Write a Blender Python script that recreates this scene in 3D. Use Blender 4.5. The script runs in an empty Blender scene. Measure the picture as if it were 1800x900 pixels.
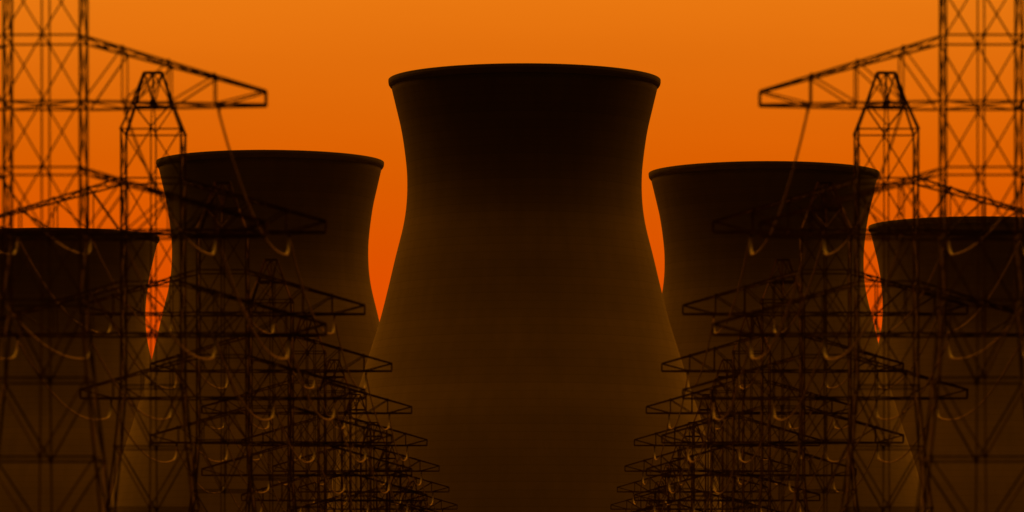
import bpy, bmesh, math, random
from mathutils import Vector, Matrix
random.seed(7)
C = bpy.context.scene.collection
S = bpy.context.scene
R = math.radians

# ------------------------------------------------------------------ camera
EYE = 1.7                      # camera height above the ground
cam = bpy.data.cameras.new('camera')
cam.sensor_width = 36.0
cam.lens = 176.0               # long telephoto with a vertical shift
cam.shift_y = 766 / 1800.0
cam.shift_x = -55.5 / 1800.0
cam.clip_start = 1.0
cam.clip_end = 60000.0
cam.dof.use_dof = True         # focused on the cooling towers, the nearest pylons go soft
cam.dof.focus_distance = 800.0
cam.dof.aperture_fstop = 0.66
cam_o = bpy.data.objects.new('camera', cam)
C.objects.link(cam_o)
cam_o.location = (0, 0, EYE)
cam_o.rotation_euler = (R(90), 0, 0)
S.camera = cam_o

# ------------------------------------------------------------------ sky
SUN_ELEV, SUN_AZ = R(4.0), R(0.0)      # the sun is low behind the middle tower (+Y)
w = bpy.data.worlds.new('World')
S.world = w
w.use_nodes = True
nt = w.node_tree
nt.nodes.clear()
N, L = nt.nodes.new, nt.links.new
out = N('ShaderNodeOutputWorld')
bg = N('ShaderNodeBackground')
sky = N('ShaderNodeTexSky')
sky.sky_type = 'NISHITA'
sky.sun_disc = False
sky.sun_elevation = SUN_ELEV
sky.sun_rotation = SUN_AZ
sky.dust_density = 6.0
sky.air_density = 2.0
tc = N('ShaderNodeTexCoord')
sep = N('ShaderNodeSeparateXYZ')
L(tc.outputs['Generated'], sep.inputs[0])
# dusty orange air: colour by height above the horizon
ramp = N('ShaderNodeValToRGB')
cr = ramp.color_ramp
cr.interpolation = 'LINEAR'
stops = [(0.000, (0.72, 0.050, 0.000)),
         (0.050, (0.745, 0.048, 0.000)),
         (0.080, (0.705, 0.073, 0.000)),
         (0.105, (0.680, 0.111, 0.0004)),
         (0.140, (0.775, 0.185, 0.006)),
         (0.30, (0.80, 0.25, 0.015)),
         (0.62, (2.30, 0.78, 0.03)),
         (0.82, (1.50, 0.49, 0.018)),
         (1.00, (0.16, 0.062, 0.006))]
cr.elements[0].position, cr.elements[0].color = stops[0][0], (*stops[0][1], 1)
cr.elements[1].position, cr.elements[1].color = stops[-1][0], (*stops[-1][1], 1)
for p, c in stops[1:-1]:
    e = cr.elements.new(p)
    e.color = (*c, 1)
L(sep.outputs['Z'], ramp.inputs[0])
# the glow fades away from the sunset side towards the dark side of the sky
az = N('ShaderNodeMapRange')
az.interpolation_type = 'SMOOTHSTEP'
az.inputs['From Min'].default_value = 0.80
az.inputs['From Max'].default_value = 1.01
az.inputs['To Min'].default_value = 0.008
az.inputs['To Max'].default_value = 1.0
tilt = N('ShaderNodeMath')
tilt.operation = 'MULTIPLY_ADD'
tilt.inputs[1].default_value = 1.1
L(sep.outputs['Z'], tilt.inputs[0])
L(sep.outputs['Y'], tilt.inputs[2])
L(tilt.outputs[0], az.inputs['Value'])
mul = N('ShaderNodeVectorMath')
mul.operation = 'SCALE'
L(ramp.outputs[0], mul.inputs[0])
L(az.outputs[0], mul.inputs['Scale'])
nis = N('ShaderNodeVectorMath')
nis.operation = 'MULTIPLY'
nis.inputs[1].default_value = (0.0020, 0.0007, 0.00005)
L(sky.outputs[0], nis.inputs[0])
add = N('ShaderNodeVectorMath')
add.operation = 'ADD'
# faint uneven bands of dust lying along the horizon
bm_ = N('ShaderNodeMapping'); bm_.inputs['Scale'].default_value = (5, 5, 45)
L(tc.outputs['Generated'], bm_.inputs[0])
bn = N('ShaderNodeTexNoise'); bn.inputs['Scale'].default_value = 1.0; bn.inputs['Detail'].default_value = 4
L(bm_.outputs[0], bn.inputs[0])
br = N('ShaderNodeMapRange')
br.inputs['From Min'].default_value = 0.3; br.inputs['From Max'].default_value = 0.7
br.inputs['To Min'].default_value = 0.965; br.inputs['To Max'].default_value = 1.03
L(bn.outputs['Fac'], br.inputs['Value'])
mul2 = N('ShaderNodeVectorMath'); mul2.operation = 'SCALE'
L(mul.outputs[0], mul2.inputs[0]); L(br.outputs[0], mul2.inputs['Scale'])
L(mul2.outputs[0], add.inputs[0])
L(nis.outputs[0], add.inputs[1])
# added fill light: a bright zenith patch to lift the towers' lower shells
zen = N('ShaderNodeMapRange')
zen.interpolation_type = 'SMOOTHSTEP'
zen.inputs['From Min'].default_value = 0.90
zen.inputs['From Max'].default_value = 1.0
zen.inputs['To Min'].default_value = 0.0
zen.inputs['To Max'].default_value = 1.0
L(sep.outputs['Z'], zen.inputs['Value'])
zc = N('ShaderNodeVectorMath')
zc.operation = 'SCALE'
zc.inputs[0].default_value = (3.3, 1.03, 0.024)
L(zen.outputs[0], zc.inputs['Scale'])
add2 = N('ShaderNodeVectorMath')
add2.operation = 'ADD'
L(add.outputs[0], add2.inputs[0])
L(zc.outputs[0], add2.inputs[1])
L(add2.outputs[0], bg.inputs['Color'])
bg.inputs['Strength'].default_value = 1.0
L(bg.outputs[0], out.inputs[0])

sun = bpy.data.lights.new('sun', 'SUN')
sun.energy = 0.35
sun.angle = R(0.6)
sun.color = (1.0, 0.42, 0.12)
sun_o = bpy.data.objects.new('sun', sun)
C.objects.link(sun_o)
sun_o.location = (0, 200, 60)
# light travels from +Y, slightly above the horizon, towards the camera
d = Vector((math.sin(SUN_AZ) * math.cos(SUN_ELEV), math.cos(SUN_AZ) * math.cos(SUN_ELEV), math.sin(SUN_ELEV)))
sun_o.rotation_euler = d.to_track_quat('Z', 'Y').to_euler()

S.view_settings.view_transform = 'Standard'
S.view_settings.look = 'None'
S.view_settings.exposure = 0.0
S.view_settings.gamma = 1.0
S.view_settings.use_curve_mapping = False
S.render.engine = 'CYCLES'
S.cycles.max_bounces = 6

# ------------------------------------------------------------------ materials
def mat(name, col, rough=0.8, metal=0.0, spec=0.5):
    m = bpy.data.materials.new(name)
    m.use_nodes = True
    b = m.node_tree.nodes['Principled BSDF']
    b.inputs['Base Color'].default_value = (*col, 1)
    b.inputs['Roughness'].default_value = rough
    b.inputs['Metallic'].default_value = metal
    b.inputs['Specular IOR Level'].default_value = spec
    return m

def concrete():
    m = mat('weathered_concrete', (0.3, 0.27, 0.23), 0.92, 0, 0.2)
    t = m.node_tree
    b = t.nodes['Principled BSDF']
    N, L = t.nodes.new, t.links.new
    tc = N('ShaderNodeTexCoord')
    sep = N('ShaderNodeSeparateXYZ')
    L(tc.outputs['Object'], sep.inputs[0])
    # faint horizontal lift joints of the climbing formwork: a joint every 1.5 m
    mz = N('ShaderNodeMath'); mz.operation = 'MULTIPLY'; mz.inputs[1].default_value = 1 / 1.5
    L(sep.outputs['Z'], mz.inputs[0])
    fr = N('ShaderNodeMath'); fr.operation = 'FRACT'
    L(mz.outputs[0], fr.inputs[0])
    joint = N('ShaderNodeMapRange')
    joint.inputs['From Min'].default_value = 0.0
    joint.inputs['From Max'].default_value = 0.16
    joint.inputs['To Min'].default_value = 0.84
    joint.inputs['To Max'].default_value = 1.0
    L(fr.outputs[0], joint.inputs['Value'])
    # each lift was poured separately and differs a little in tone
    fl = N('ShaderNodeMath'); fl.operation = 'FLOOR'
    L(mz.outputs[0], fl.inputs[0])
    wn = N('ShaderNodeTexWhiteNoise'); wn.noise_dimensions = '1D'
    L(fl.outputs[0], wn.inputs['W'])
    lift = N('ShaderNodeMapRange')
    lift.inputs['To Min'].default_value = 0.95
    lift.inputs['To Max'].default_value = 1.04
    L(wn.outputs['Value'], lift.inputs['Value'])
    # long vertical run-off streaks
    mp = N('ShaderNodeMapping'); mp.inputs['Scale'].default_value = (0.5, 0.5, 0.012)
    L(tc.outputs['Object'], mp.inputs[0])
    n1 = N('ShaderNodeTexNoise'); n1.inputs['Scale'].default_value = 1.0; n1.inputs['Detail'].default_value = 5
    L(mp.outputs[0], n1.inputs[0])
    st = N('ShaderNodeMapRange')
    st.inputs['From Min'].default_value = 0.3; st.inputs['From Max'].default_value = 0.7
    st.inputs['To Min'].default_value = 0.92; st.inputs['To Max'].default_value = 1.04
    L(n1.outputs['Fac'], st.inputs['Value'])
    # broad patches
    n2 = N('ShaderNodeTexNoise'); n2.inputs['Scale'].default_value = 0.07; n2.inputs['Detail'].default_value = 6
    L(tc.outputs['Object'], n2.inputs[0])
    pa = N('ShaderNodeMapRange')
    pa.inputs['From Min'].default_value = 0.3; pa.inputs['From Max'].default_value = 0.7
    pa.inputs['To Min'].default_value = 0.90; pa.inputs['To Max'].default_value = 1.07
    L(n2.outputs['Fac'], pa.inputs['Value'])
    prev = joint.outputs[0]
    for o in (lift, st, pa):
        k = N('ShaderNodeMath'); k.operation = 'MULTIPLY'
        L(prev, k.inputs[0]); L(o.outputs[0], k.inputs[1]); prev = k.outputs[0]
    sc = N('ShaderNodeVectorMath'); sc.operation = 'SCALE'
    sc.inputs[0].default_value = (0.235, 0.196, 0.158)
    L(prev, sc.inputs['Scale'])
    L(sc.outputs[0], b.inputs['Base Color'])
    bp = N('ShaderNodeBump'); bp.inputs['Strength'].default_value = 0.25; bp.inputs['Distance'].default_value = 0.06
    L(prev, bp.inputs['Height'])
    L(bp.outputs[0], b.inputs['Normal'])
    return m

def steel():
    m = mat('weathered_steel', (0.06, 0.05, 0.045), 0.75, 0.0, 0.25)
    t = m.node_tree
    b = t.nodes['Principled BSDF']
    tc = t.nodes.new('ShaderNodeTexCoord')
    n = t.nodes.new('ShaderNodeTexNoise'); n.inputs['Scale'].default_value = 1.3; n.inputs['Detail'].default_value = 5
    t.links.new(tc.outputs['Object'], n.inputs[0])
    r = t.nodes.new('ShaderNodeValToRGB')
    r.color_ramp.elements[0].position = 0.35; r.color_ramp.elements[0].color = (0.075, 0.040, 0.028, 1)
    r.color_ramp.elements[1].position = 0.70; r.color_ramp.elements[1].color = (0.135, 0.062, 0.040, 1)
    t.links.new(n.outputs['Fac'], r.inputs[0])
    t.links.new(r.outputs[0], b.inputs['Base Color'])
    return m

def soil():
    m = mat('dark_grass', (0.05, 0.05, 0.025), 0.95, 0, 0.1)
    t = m.node_tree
    b = t.nodes['Principled BSDF']
    tc = t.nodes.new('ShaderNodeTexCoord')
    n = t.nodes.new('ShaderNodeTexNoise'); n.inputs['Scale'].default_value = 0.05; n.inputs['Detail'].default_value = 8
    t.links.new(tc.outputs['Object'], n.inputs[0])
    r = t.nodes.new('ShaderNodeValToRGB')
    r.color_ramp.elements[0].position = 0.35; r.color_ramp.elements[0].color = (0.013, 0.014, 0.007, 1)
    r.color_ramp.elements[1].position = 0.70; r.color_ramp.elements[1].color = (0.030, 0.024, 0.014, 1)
    t.links.new(n.outputs['Fac'], r.inputs[0])
    t.links.new(r.outputs[0], b.inputs['Base Color'])
    return m

M_CONC, M_STEEL, M_SOIL = concrete(), steel(), soil()
M_CABLE = mat('dull_aluminium', (0.24, 0.155, 0.125), 0.65, 0.3, 0.4)
M_INSUL = mat('grey_glass_insulator', (0.22, 0.20, 0.20), 0.45, 0.0, 0.4)

# ------------------------------------------------------------------ helpers
def link(name, bm, m, parent=None, smooth=False):
    me = bpy.data.meshes.new(name)
    bmesh.ops.recalc_face_normals(bm, faces=bm.faces)
    bm.to_mesh(me)
    bm.free()
    me.materials.append(m)
    if smooth:
        for p in me.polygons:
            p.use_smooth = True
    o = bpy.data.objects.new(name, me)
    C.objects.link(o)
    o.parent = parent
    return o

def thing(name, loc, label, cat, group=None):
    o = bpy.data.objects.new(name, None)
    o.empty_display_size = 1
    C.objects.link(o)
    o.location = loc
    o['label'] = label
    o['category'] = cat
    if group:
        o['group'] = group
    return o

def beam(bm, a, b, t, u=None):
    """an equal steel angle from a to b with leg width t"""
    a, b = Vector(a), Vector(b)
    d = (b - a)
    if d.length < 1e-5:
        return
    d.normalize()
    ref = Vector((0, 0, 1)) if abs(d.z) < 0.9 else Vector((0, 1, 0))
    x = d.cross(ref).normalized()
    y = d.cross(x).normalized()
    th = t * 0.32                       # flange thickness
    prof = [(0, 0), (t, 0), (t, th), (th, th), (th, t), (0, t)]
    prof = [(p[0] - t * 0.4, p[1] - t * 0.4) for p in prof]
    va = [bm.verts.new(a + x * p[0] + y * p[1]) for p in prof]
    vb = [bm.verts.new(b + x * p[0] + y * p[1]) for p in prof]
    for i in range(6):
        j = (i + 1) % 6
        bm.faces.new((va[i], va[j], vb[j], vb[i]))
    bm.faces.new(va[::-1])
    bm.faces.new(vb)

def plate(bm, c, n, s, t=0.04):
    """octagonal gusset plate with centre c, normal n and half size s"""
    c, n = Vector(c), Vector(n).normalized()
    ref = Vector((0, 0, 1))
    x = n.cross(ref).normalized()
    y = n.cross(x)
    pts = [(math.cos(a) * s, math.sin(a) * s * 1.15) for a in [R(22.5 + 45 * i) for i in range(8)]]
    va = [bm.verts.new(c + x * p[0] + y * p[1] + n * t / 2) for p in pts]
    vb = [bm.verts.new(c + x * p[0] + y * p[1] - n * t / 2) for p in pts]
    for i in range(8):
        j = (i + 1) % 8
        bm.faces.new((va[i], va[j], vb[j], vb[i]))
    bm.faces.new(va)
    bm.faces.new(vb[::-1])

def tube(bm, pts, radii, seg=6, cap=True):
    """round tube through points, radius per point"""
    rings = []
    for i, p in enumerate(pts):
        p = Vector(p)
        a = Vector(pts[max(0, i - 1)]); b = Vector(pts[min(len(pts) - 1, i + 1)])
        d = (b - a).normalized()
        ref = Vector((1, 0, 0)) if abs(d.x) < 0.9 else Vector((0, 0, 1))
        x = d.cross(ref).normalized(); y = d.cross(x)
        r = radii[i] if isinstance(radii, (list, tuple)) else radii
        rings.append([bm.verts.new(p + (x * math.cos(2 * math.pi * k / seg) + y * math.sin(2 * math.pi * k / seg)) * r) for k in range(seg)])
    for A, B in zip(rings, rings[1:]):
        for k in range(seg):
            j = (k + 1) % seg
            bm.faces.new((A[k], A[j], B[j], B[k]))
    if cap:
        bm.faces.new(rings[0][::-1]); bm.faces.new(rings[-1])

# ------------------------------------------------------------------ ground
bm = bmesh.new()
nx, ny = 40, 60
xs = [-9000 + 18000 * i / nx for i in range(nx + 1)]
ys = [-2000 + 22000 * (j / ny) ** 1.6 for j in range(ny + 1)]
vs = [[bm.verts.new((x, y, 0)) for x in xs] for y in ys]
for j in range(ny):
    for i in range(nx):
        bm.faces.new((vs[j][i], vs[j][i + 1], vs[j + 1][i + 1], vs[j + 1][i]))
g = link('ground', bm, M_SOIL)
g['kind'] = 'structure'
g['label'] = 'flat dark grassland under the pylons and towers'

# ------------------------------------------------------------------ cooling towers
# outline of the shell: (height above ground, radius)
PROFILE = [(0, 46.2), (10, 43.3), (20, 40.6), (31, 37.9), (43, 35.1), (51.4, 32.85), (58.5, 30.45), (63.6, 28.85), (67.2, 27.7), (70.7, 26.62),
           (76.3, 25.2), (82, 23.85), (87.6, 22.45), (91.2, 21.88), (95, 21.68), (98.8, 21.83), (105.1, 22.68), (110, 23.8), (113.4, 24.62)]

def prof_r(z):
    P = PROFILE
    for i in range(len(P) - 1):
        if z <= P[i + 1][0]:
            break
    p0, p1, p2, p3 = P[max(i - 1, 0)], P[i], P[i + 1], P[min(i + 2, len(P) - 1)]
    t = (z - p1[0]) / (p2[0] - p1[0])
    h = p2[0] - p1[0]
    m1 = (p2[1] - p0[1]) / max(p2[0] - p0[0], 1e-6) * h
    m2 = (p3[1] - p1[1]) / max(p3[0] - p1[0], 1e-6) * h
    return ((2 * t**3 - 3 * t**2 + 1) * p1[1] + (t**3 - 2 * t**2 + t) * m1 + (-2 * t**3 + 3 * t**2) * p2[1] + (t**3 - t**2) * m2)

def lathe(bm, prof, seg, closed=False):
    rings = [[bm.verts.new((r * math.cos(2 * math.pi * k / seg), r * math.sin(2 * math.pi * k / seg), z)) for k in range(seg)] for z, r in prof]
    pairs = list(zip(rings, rings[1:])) + ([(rings[-1], rings[0])] if closed else [])
    for A, B in pairs:
        for k in range(seg):
            j = (k + 1) % seg
            bm.faces.new((A[k], A[j], B[j], B[k]))

def cooling_tower(px, depth, scale, spin, label):
    """px: the picture column its axis shows at, depth: metres from the camera"""
    x = (px - 955.5) / 8800.0 * depth
    t = thing('cooling_tower', (x, depth, 0), label, 'cooling tower', 'concrete cooling towers')
    bm = bmesh.new()
    zs = [113.4 * i / 96 for i in range(97)]
    outer = [(z, prof_r(z) * scale) for z in zs]
    inner = [(z, prof_r(z) * scale - (0.35 + 0.9 * max(0, 1 - z / 60))) for z in reversed(zs)]
    lathe(bm, outer + inner, 160, closed=True)
    sh = link('shell', bm, M_CONC, t, True)
    # the stiffening lip round the mouth
    bm = bmesh.new()
    ro = 25.2 * scale
    ri = ro - 0.8
    lip = [(113.3, ri), (113.3, ro - 0.60), (113.6, ro - 0.30), (113.9, ro - 0.10), (114.25, ro - .02), (114.75, ro), (114.82, ro - 0.05), (114.82, ri)]
    lathe(bm, lip, 160, closed=True)
    rim = link('rim', bm, M_CONC, t, False)
    sh.rotation_euler.z = spin
    return t

cooling_tower(922, 926, 1.0, 0.0, 'largest and nearest concrete cooling tower, alone in the middle with no pylon at its mouth')
cooling_tower(475, 1069, 0.965, 1.1, 'cooling tower just left of the tall middle one, pylon arms crossing its flared mouth')
cooling_tower(1343, 1092, 1.0, 2.3, 'cooling tower just right of the tall middle one, its mouth clear of the farther tower')
cooling_tower(102, 1245, 1.0, 3.7, 'farthest left cooling tower, its mouth low behind the two nearest left pylons')
cooling_tower(1709, 1216, 1.0, 4.9, 'farthest right cooling tower, its mouth cut by the right edge of the picture')

# ------------------------------------------------------------------ lattice pylons
H = 9.0                                   # half length of a crossarm
ROOT1, BOT1, ROOT2, BOT2 = 2.955, 2.657, 2.360, 2.064     # levels in units of H above eye level
G = -EYE / H
def Z(u):
    return u * H + EYE
BODY = [(3.237, .172), (ROOT1, .172), (BOT1, .172), (ROOT2, .172), (BOT2, .172), (1.763, .174), (1.411, .205), (1.055, .245),
        (.68, .287), (.28, .332), (G, .385)]
CAP = [(3.237, .172), (3.395, .113), (3.580, .052)]
T_LEG, T_CHORD, T_BRACE = 0.100, 0.095, 0.062

def string_point(t):
    """a strain string hangs steeply from its bracket and curves over into the line of the cable: (y, drop)"""
    y = -(2 * t * (1 - t) * .35 + t * t * STR_L)
    return y, 2 * t * (1 - t) * .95 + t * t * STR_DROP

def make_pylon():
    t = thing('lattice_pylon', (0, 0, 0), '', 'pylon')
    # ---- body
    bm = bmesh.new()
    lv = [(Z(u), hw * H) for u, hw in BODY]
    for (za, a), (zb, b) in zip(lv, lv[1:]):
        for sx in (-1, 1):
            for sy in (-1, 1):
                beam(bm, (sx * a, sy * a, za), (sx * b, sy * b, zb), T_LEG)
    for i, (z, a) in enumerate(lv[:-1]):
        for s in (-1, 1):
            beam(bm, (-a, s * a, z), (a, s * a, z), T_BRACE * 1.15)
            beam(bm, (s * a, -a, z), (s * a, a, z), T_BRACE * 1.15)
            plate(bm, (0, s * a * 1.01, z), (0, 1, 0), .095)
            for sx in (-1, 1):
                plate(bm, (sx * a, s * a * 1.015, z), (0, 1, 0), .09)
    for i, ((za, a), (zb, b)) in enumerate(zip(lv, lv[1:])):
        upper = i < 5
        for s in (-1, 1):
            # middle post of the front and back faces
            beam(bm, (0, s * a, za), (0, s * b, zb), T_BRACE * 1.1)
            for sx in (-1, 1):
                if upper:              # two panels side by side, braced one way in front and the other way behind
                    if sx == s:
                        beam(bm, (0, s * a, za), (sx * b, s * b, zb), T_BRACE)
                    else:
                        beam(bm, (sx * a, s * a, za), (0, s * b, zb), T_BRACE)
                else:                  # V bracing towards the middle
                    beam(bm, (sx * a, s * a, za), (0, s * b, zb), T_BRACE * 1.15)
            # side faces: one X per panel
            beam(bm, (s * a, -a, za), (s * b, b, zb), T_BRACE)
            beam(bm, (s * a, a, za), (s * b, -b, zb), T_BRACE)
    # level plan bracing where the arms meet the body
    for u in (BOT1, BOT2):
        a = .172 * H; z = Z(u)
        beam(bm, (-a, -a, z), (a, a, z), T_BRACE); beam(bm, (-a, a, z), (a, -a, z), T_BRACE)
    # concrete-set feet
    a = lv[-1][1]
    link('lattice_body', bm, M_STEEL, t)
    # ---- cap
    bm = bmesh.new()
    cv = [(Z(u), hw * H, hw * H * (1.0 if i == 0 else .75 if i == 1 else .45)) for i, (u, hw) in enumerate(CAP)]
    for (za, a, ad), (zb, b, bd) in zip(cv, cv[1:]):
        for sx in (-1, 1):
            for sy in (-1, 1):
                beam(bm, (sx * a, sy * ad, za + (.02 if za < Z(3.3) else 0)), (sx * b, sy * bd, zb), .125)
        for s in (-1, 1):
            beam(bm, (0, s * ad, za + .1), (0, s * bd, zb), T_BRACE)
            for sx in (-1, 1):
                if za < Z(3.3):
                    beam(bm, (sx * b, s * bd, zb), (0, s * ad, za + .12), T_BRACE)
                else:
                    beam(bm, (sx * b, s * bd, zb), (0, s * ad, za + .1), T_BRACE)
                    beam(bm, (sx * a, s * ad, za), (0, s * bd, zb), T_BRACE * .8)
    for k in (1, 2):
        z, a, ad = cv[k]
        for s in (-1, 1):
            beam(bm, (-a, s * ad, z), (a, s * ad, z), T_CHORD * 1.1)
            beam(bm, (s * a, -ad, z), (s * a, ad, z), T_BRACE)
        if k == 1:
            plate(bm, (0, -ad * 1.02, z), (0, 1, 0), .16); plate(bm, (0, ad * 1.02, z), (0, 1, 0), .16)
    link('peak_cap', bm, M_STEEL, t)
    # ---- crossarms, one mesh for each of the four
    for root, bot in ((ROOT1, BOT1), (ROOT2, BOT2)):
        for sx in (-1, 1):
            bm = bmesh.new()
            zr, zb, zt = Z(root), Z(bot), Z(bot) + .062 * H
            x0, x1 = .172 * H, H
            def at(f, sy, top):
                k = (f * H - x0) / (x1 - x0)
                y = sy * (.172 * H * (1 - k) + .035 * H * k)
                return Vector((sx * f * H, y, (zr + (zt - zr) * k) if top else zb))
            fs = [.186, .36, .565, .77, 1.0]
            for sy in (-1, 1):
                beam(bm, at(fs[0], sy, True), at(1, sy, True), T_CHORD)
                beam(bm, at(fs[0], sy, False), at(1, sy, False), T_CHORD)
                for a, b in zip(fs, fs[1:]):
                    beam(bm, at(a, sy, False), at(b, sy, True), T_BRACE)
                for f in fs[1:]:
                    beam(bm, at(f, sy, False), at(f, sy, True), T_BRACE if f < 1 else T_CHORD)
                for f in fs[1:4]:
                    plate(bm, at(f, sy, True) + Vector((0, sy * .02, 0)), (0, 1, 0), .09)
            for i, (a, b) in enumerate(zip(fs, fs[1:])):
                s = 1 if i % 2 else -1
                beam(bm, at(a, s, False), at(b, -s, False), T_BRACE * .9)
                beam(bm, at(a, -s, True), at(b, s, True), T_BRACE * .9)
                m = (a + b) / 2
                beam(bm, at(m, -1, True), at(m, 1, True), T_BRACE * .9)
                beam(bm, at(a, s, True), at(m, -s, True), T_BRACE * .8)
                beam(bm, at(m, s, True), at(b, -s, True), T_BRACE * .8)
            for f in fs[1:]:
                beam(bm, at(f, -1, False), at(f, 1, False), T_BRACE)
                beam(bm, at(f, -1, True), at(f, 1, True), T_BRACE)
            for f in ATT:              # hanger brackets of the cables
                p = Vector((sx * f * H, 0, zb))
                y = at(f, 1, False).y
                beam(bm, p + Vector((0, -y, 0)), p + Vector((0, y, 0)), T_BRACE * 1.3)
                beam(bm, p, p + Vector((0, 0, -HANG)), .12)
            arm = link('crossarm', bm, M_STEEL, t)
            for f in ATT:              # a string of glass discs on the side the cable arrives from
                bm = bmesh.new()
                n = 15
                pts, rad = [], []
                for q in range(n):
                    for dt, rr in ((.0, .03), (.12, .03), (.2, .085), (.55, .075), (.62, .035)):
                        y, dz = string_point((q + dt) / n)
                        pts.append((sx * f * H, y, zb - HANG - dz)); rad.append(rr)
                y, dz = string_point(1)
                e = (sx * f * H, y, zb - HANG - dz)
                pts.append(e); rad.append(.05)
                tube(bm, pts, rad, 10)
                link('insulator_string', bm, M_INSUL, arm)
    return t

ATT = (.36, .785)            # where along the arm the cables hang
HANG = .28                   # bracket under the arm
STR_L, STR_DROP = 2.9, 1.15   # insulator string: reach along the line, drop
SPACING = H * 8800 / 388 / 3.62
D1 = H * 8800 / 388
COUNT = 12
LINE_X = {'left': (80 - 955.5) / 8800 * D1, 'right': (1724 - 955.5) / 8800 * D1}

def copy_thing(src, skip=None):
    r = src.copy(); C.objects.link(r)
    for ch in list(src.children):
        c = ch.copy(); C.objects.link(c); c.parent = r
        for s in list(ch.children):
            if skip and s.name.startswith(skip):
                continue
            q = s.copy(); C.objects.link(q); q.parent = c
    return r

ORD = ['nearest', 'second', 'third', 'fourth', 'fifth', 'sixth', 'seventh', 'eighth', 'ninth', 'tenth', 'eleventh', 'twelfth']
proto = make_pylon()
used = False
for side in ('left', 'right'):
    o_side = 'left' if side == 'left' else 'right'
    for k in range(COUNT):
        if k == 0:                     # the cables start here, no string arrives
            p = copy_thing(proto, skip='insulator_string')
        elif not used:
            p, used = proto, True
        else:
            p = copy_thing(proto)
        p.location = (LINE_X[side], D1 + k * SPACING, 0)
        p.rotation_euler.z = R(random.uniform(-.6, .6))
        if k == 0:
            lab = f'largest pylon of the {o_side} row, nearest the camera, its top above the picture'
        elif k == 1:
            lab = f'second pylon of the {o_side} row, its narrow cap standing clear against the orange sky'
        elif k == COUNT - 1:
            lab = f'smallest pylon at the far end of the {o_side} row, only its cap in the picture'
        else:
            lab = f'{ORD[k]} pylon from the front of the {o_side} row, standing before the cooling towers'
        p['label'] = lab
        p['group'] = f'lattice pylons of the {o_side} row'

# ------------------------------------------------------------------ cables: one thing each, strung along a whole row
SAG = .215 * H
for side in ('left', 'right'):
    for lev, bot in (('upper', BOT1), ('lower', BOT2)):
        for sx in (-1, 1):
            inward = (sx == 1) == (side == 'left')
            for f, pos in zip(ATT, ('close to the bodies', 'near the arm tips')):
                x = LINE_X[side] + sx * f * H
                zt = Z(bot) - HANG
                pts = [(x, D1, zt)]
                sag = SAG * random.uniform(.96, 1.05)
                for k in range(COUNT - 1):
                    ya, yb = D1 + k * SPACING, D1 + (k + 1) * SPACING - STR_L
                    n = 30
                    for i in range(1, n + 1):
                        s = i / n
                        pts.append((x, ya + (yb - ya) * s, zt - STR_DROP * s - 4 * (sag - STR_DROP * .5) * s * (1 - s)))
                    for q in range(1, 9):      # through the string's fittings up to the next arm
                        y, dz = string_point(1 - q / 8)
                        pts.append((x, D1 + (k + 1) * SPACING + y, zt - dz))
                bm = bmesh.new()
                tube(bm, pts, .05, 7)
                o = link('power_cable', bm, M_CABLE, None, True)
                o['label'] = (f'{lev} cable hung {pos}, {"tower-facing" if inward else "outer"} side of the {side} row')
                o['category'] = 'power cable'
                o['group'] = f'power cables of the {side} pylon row'
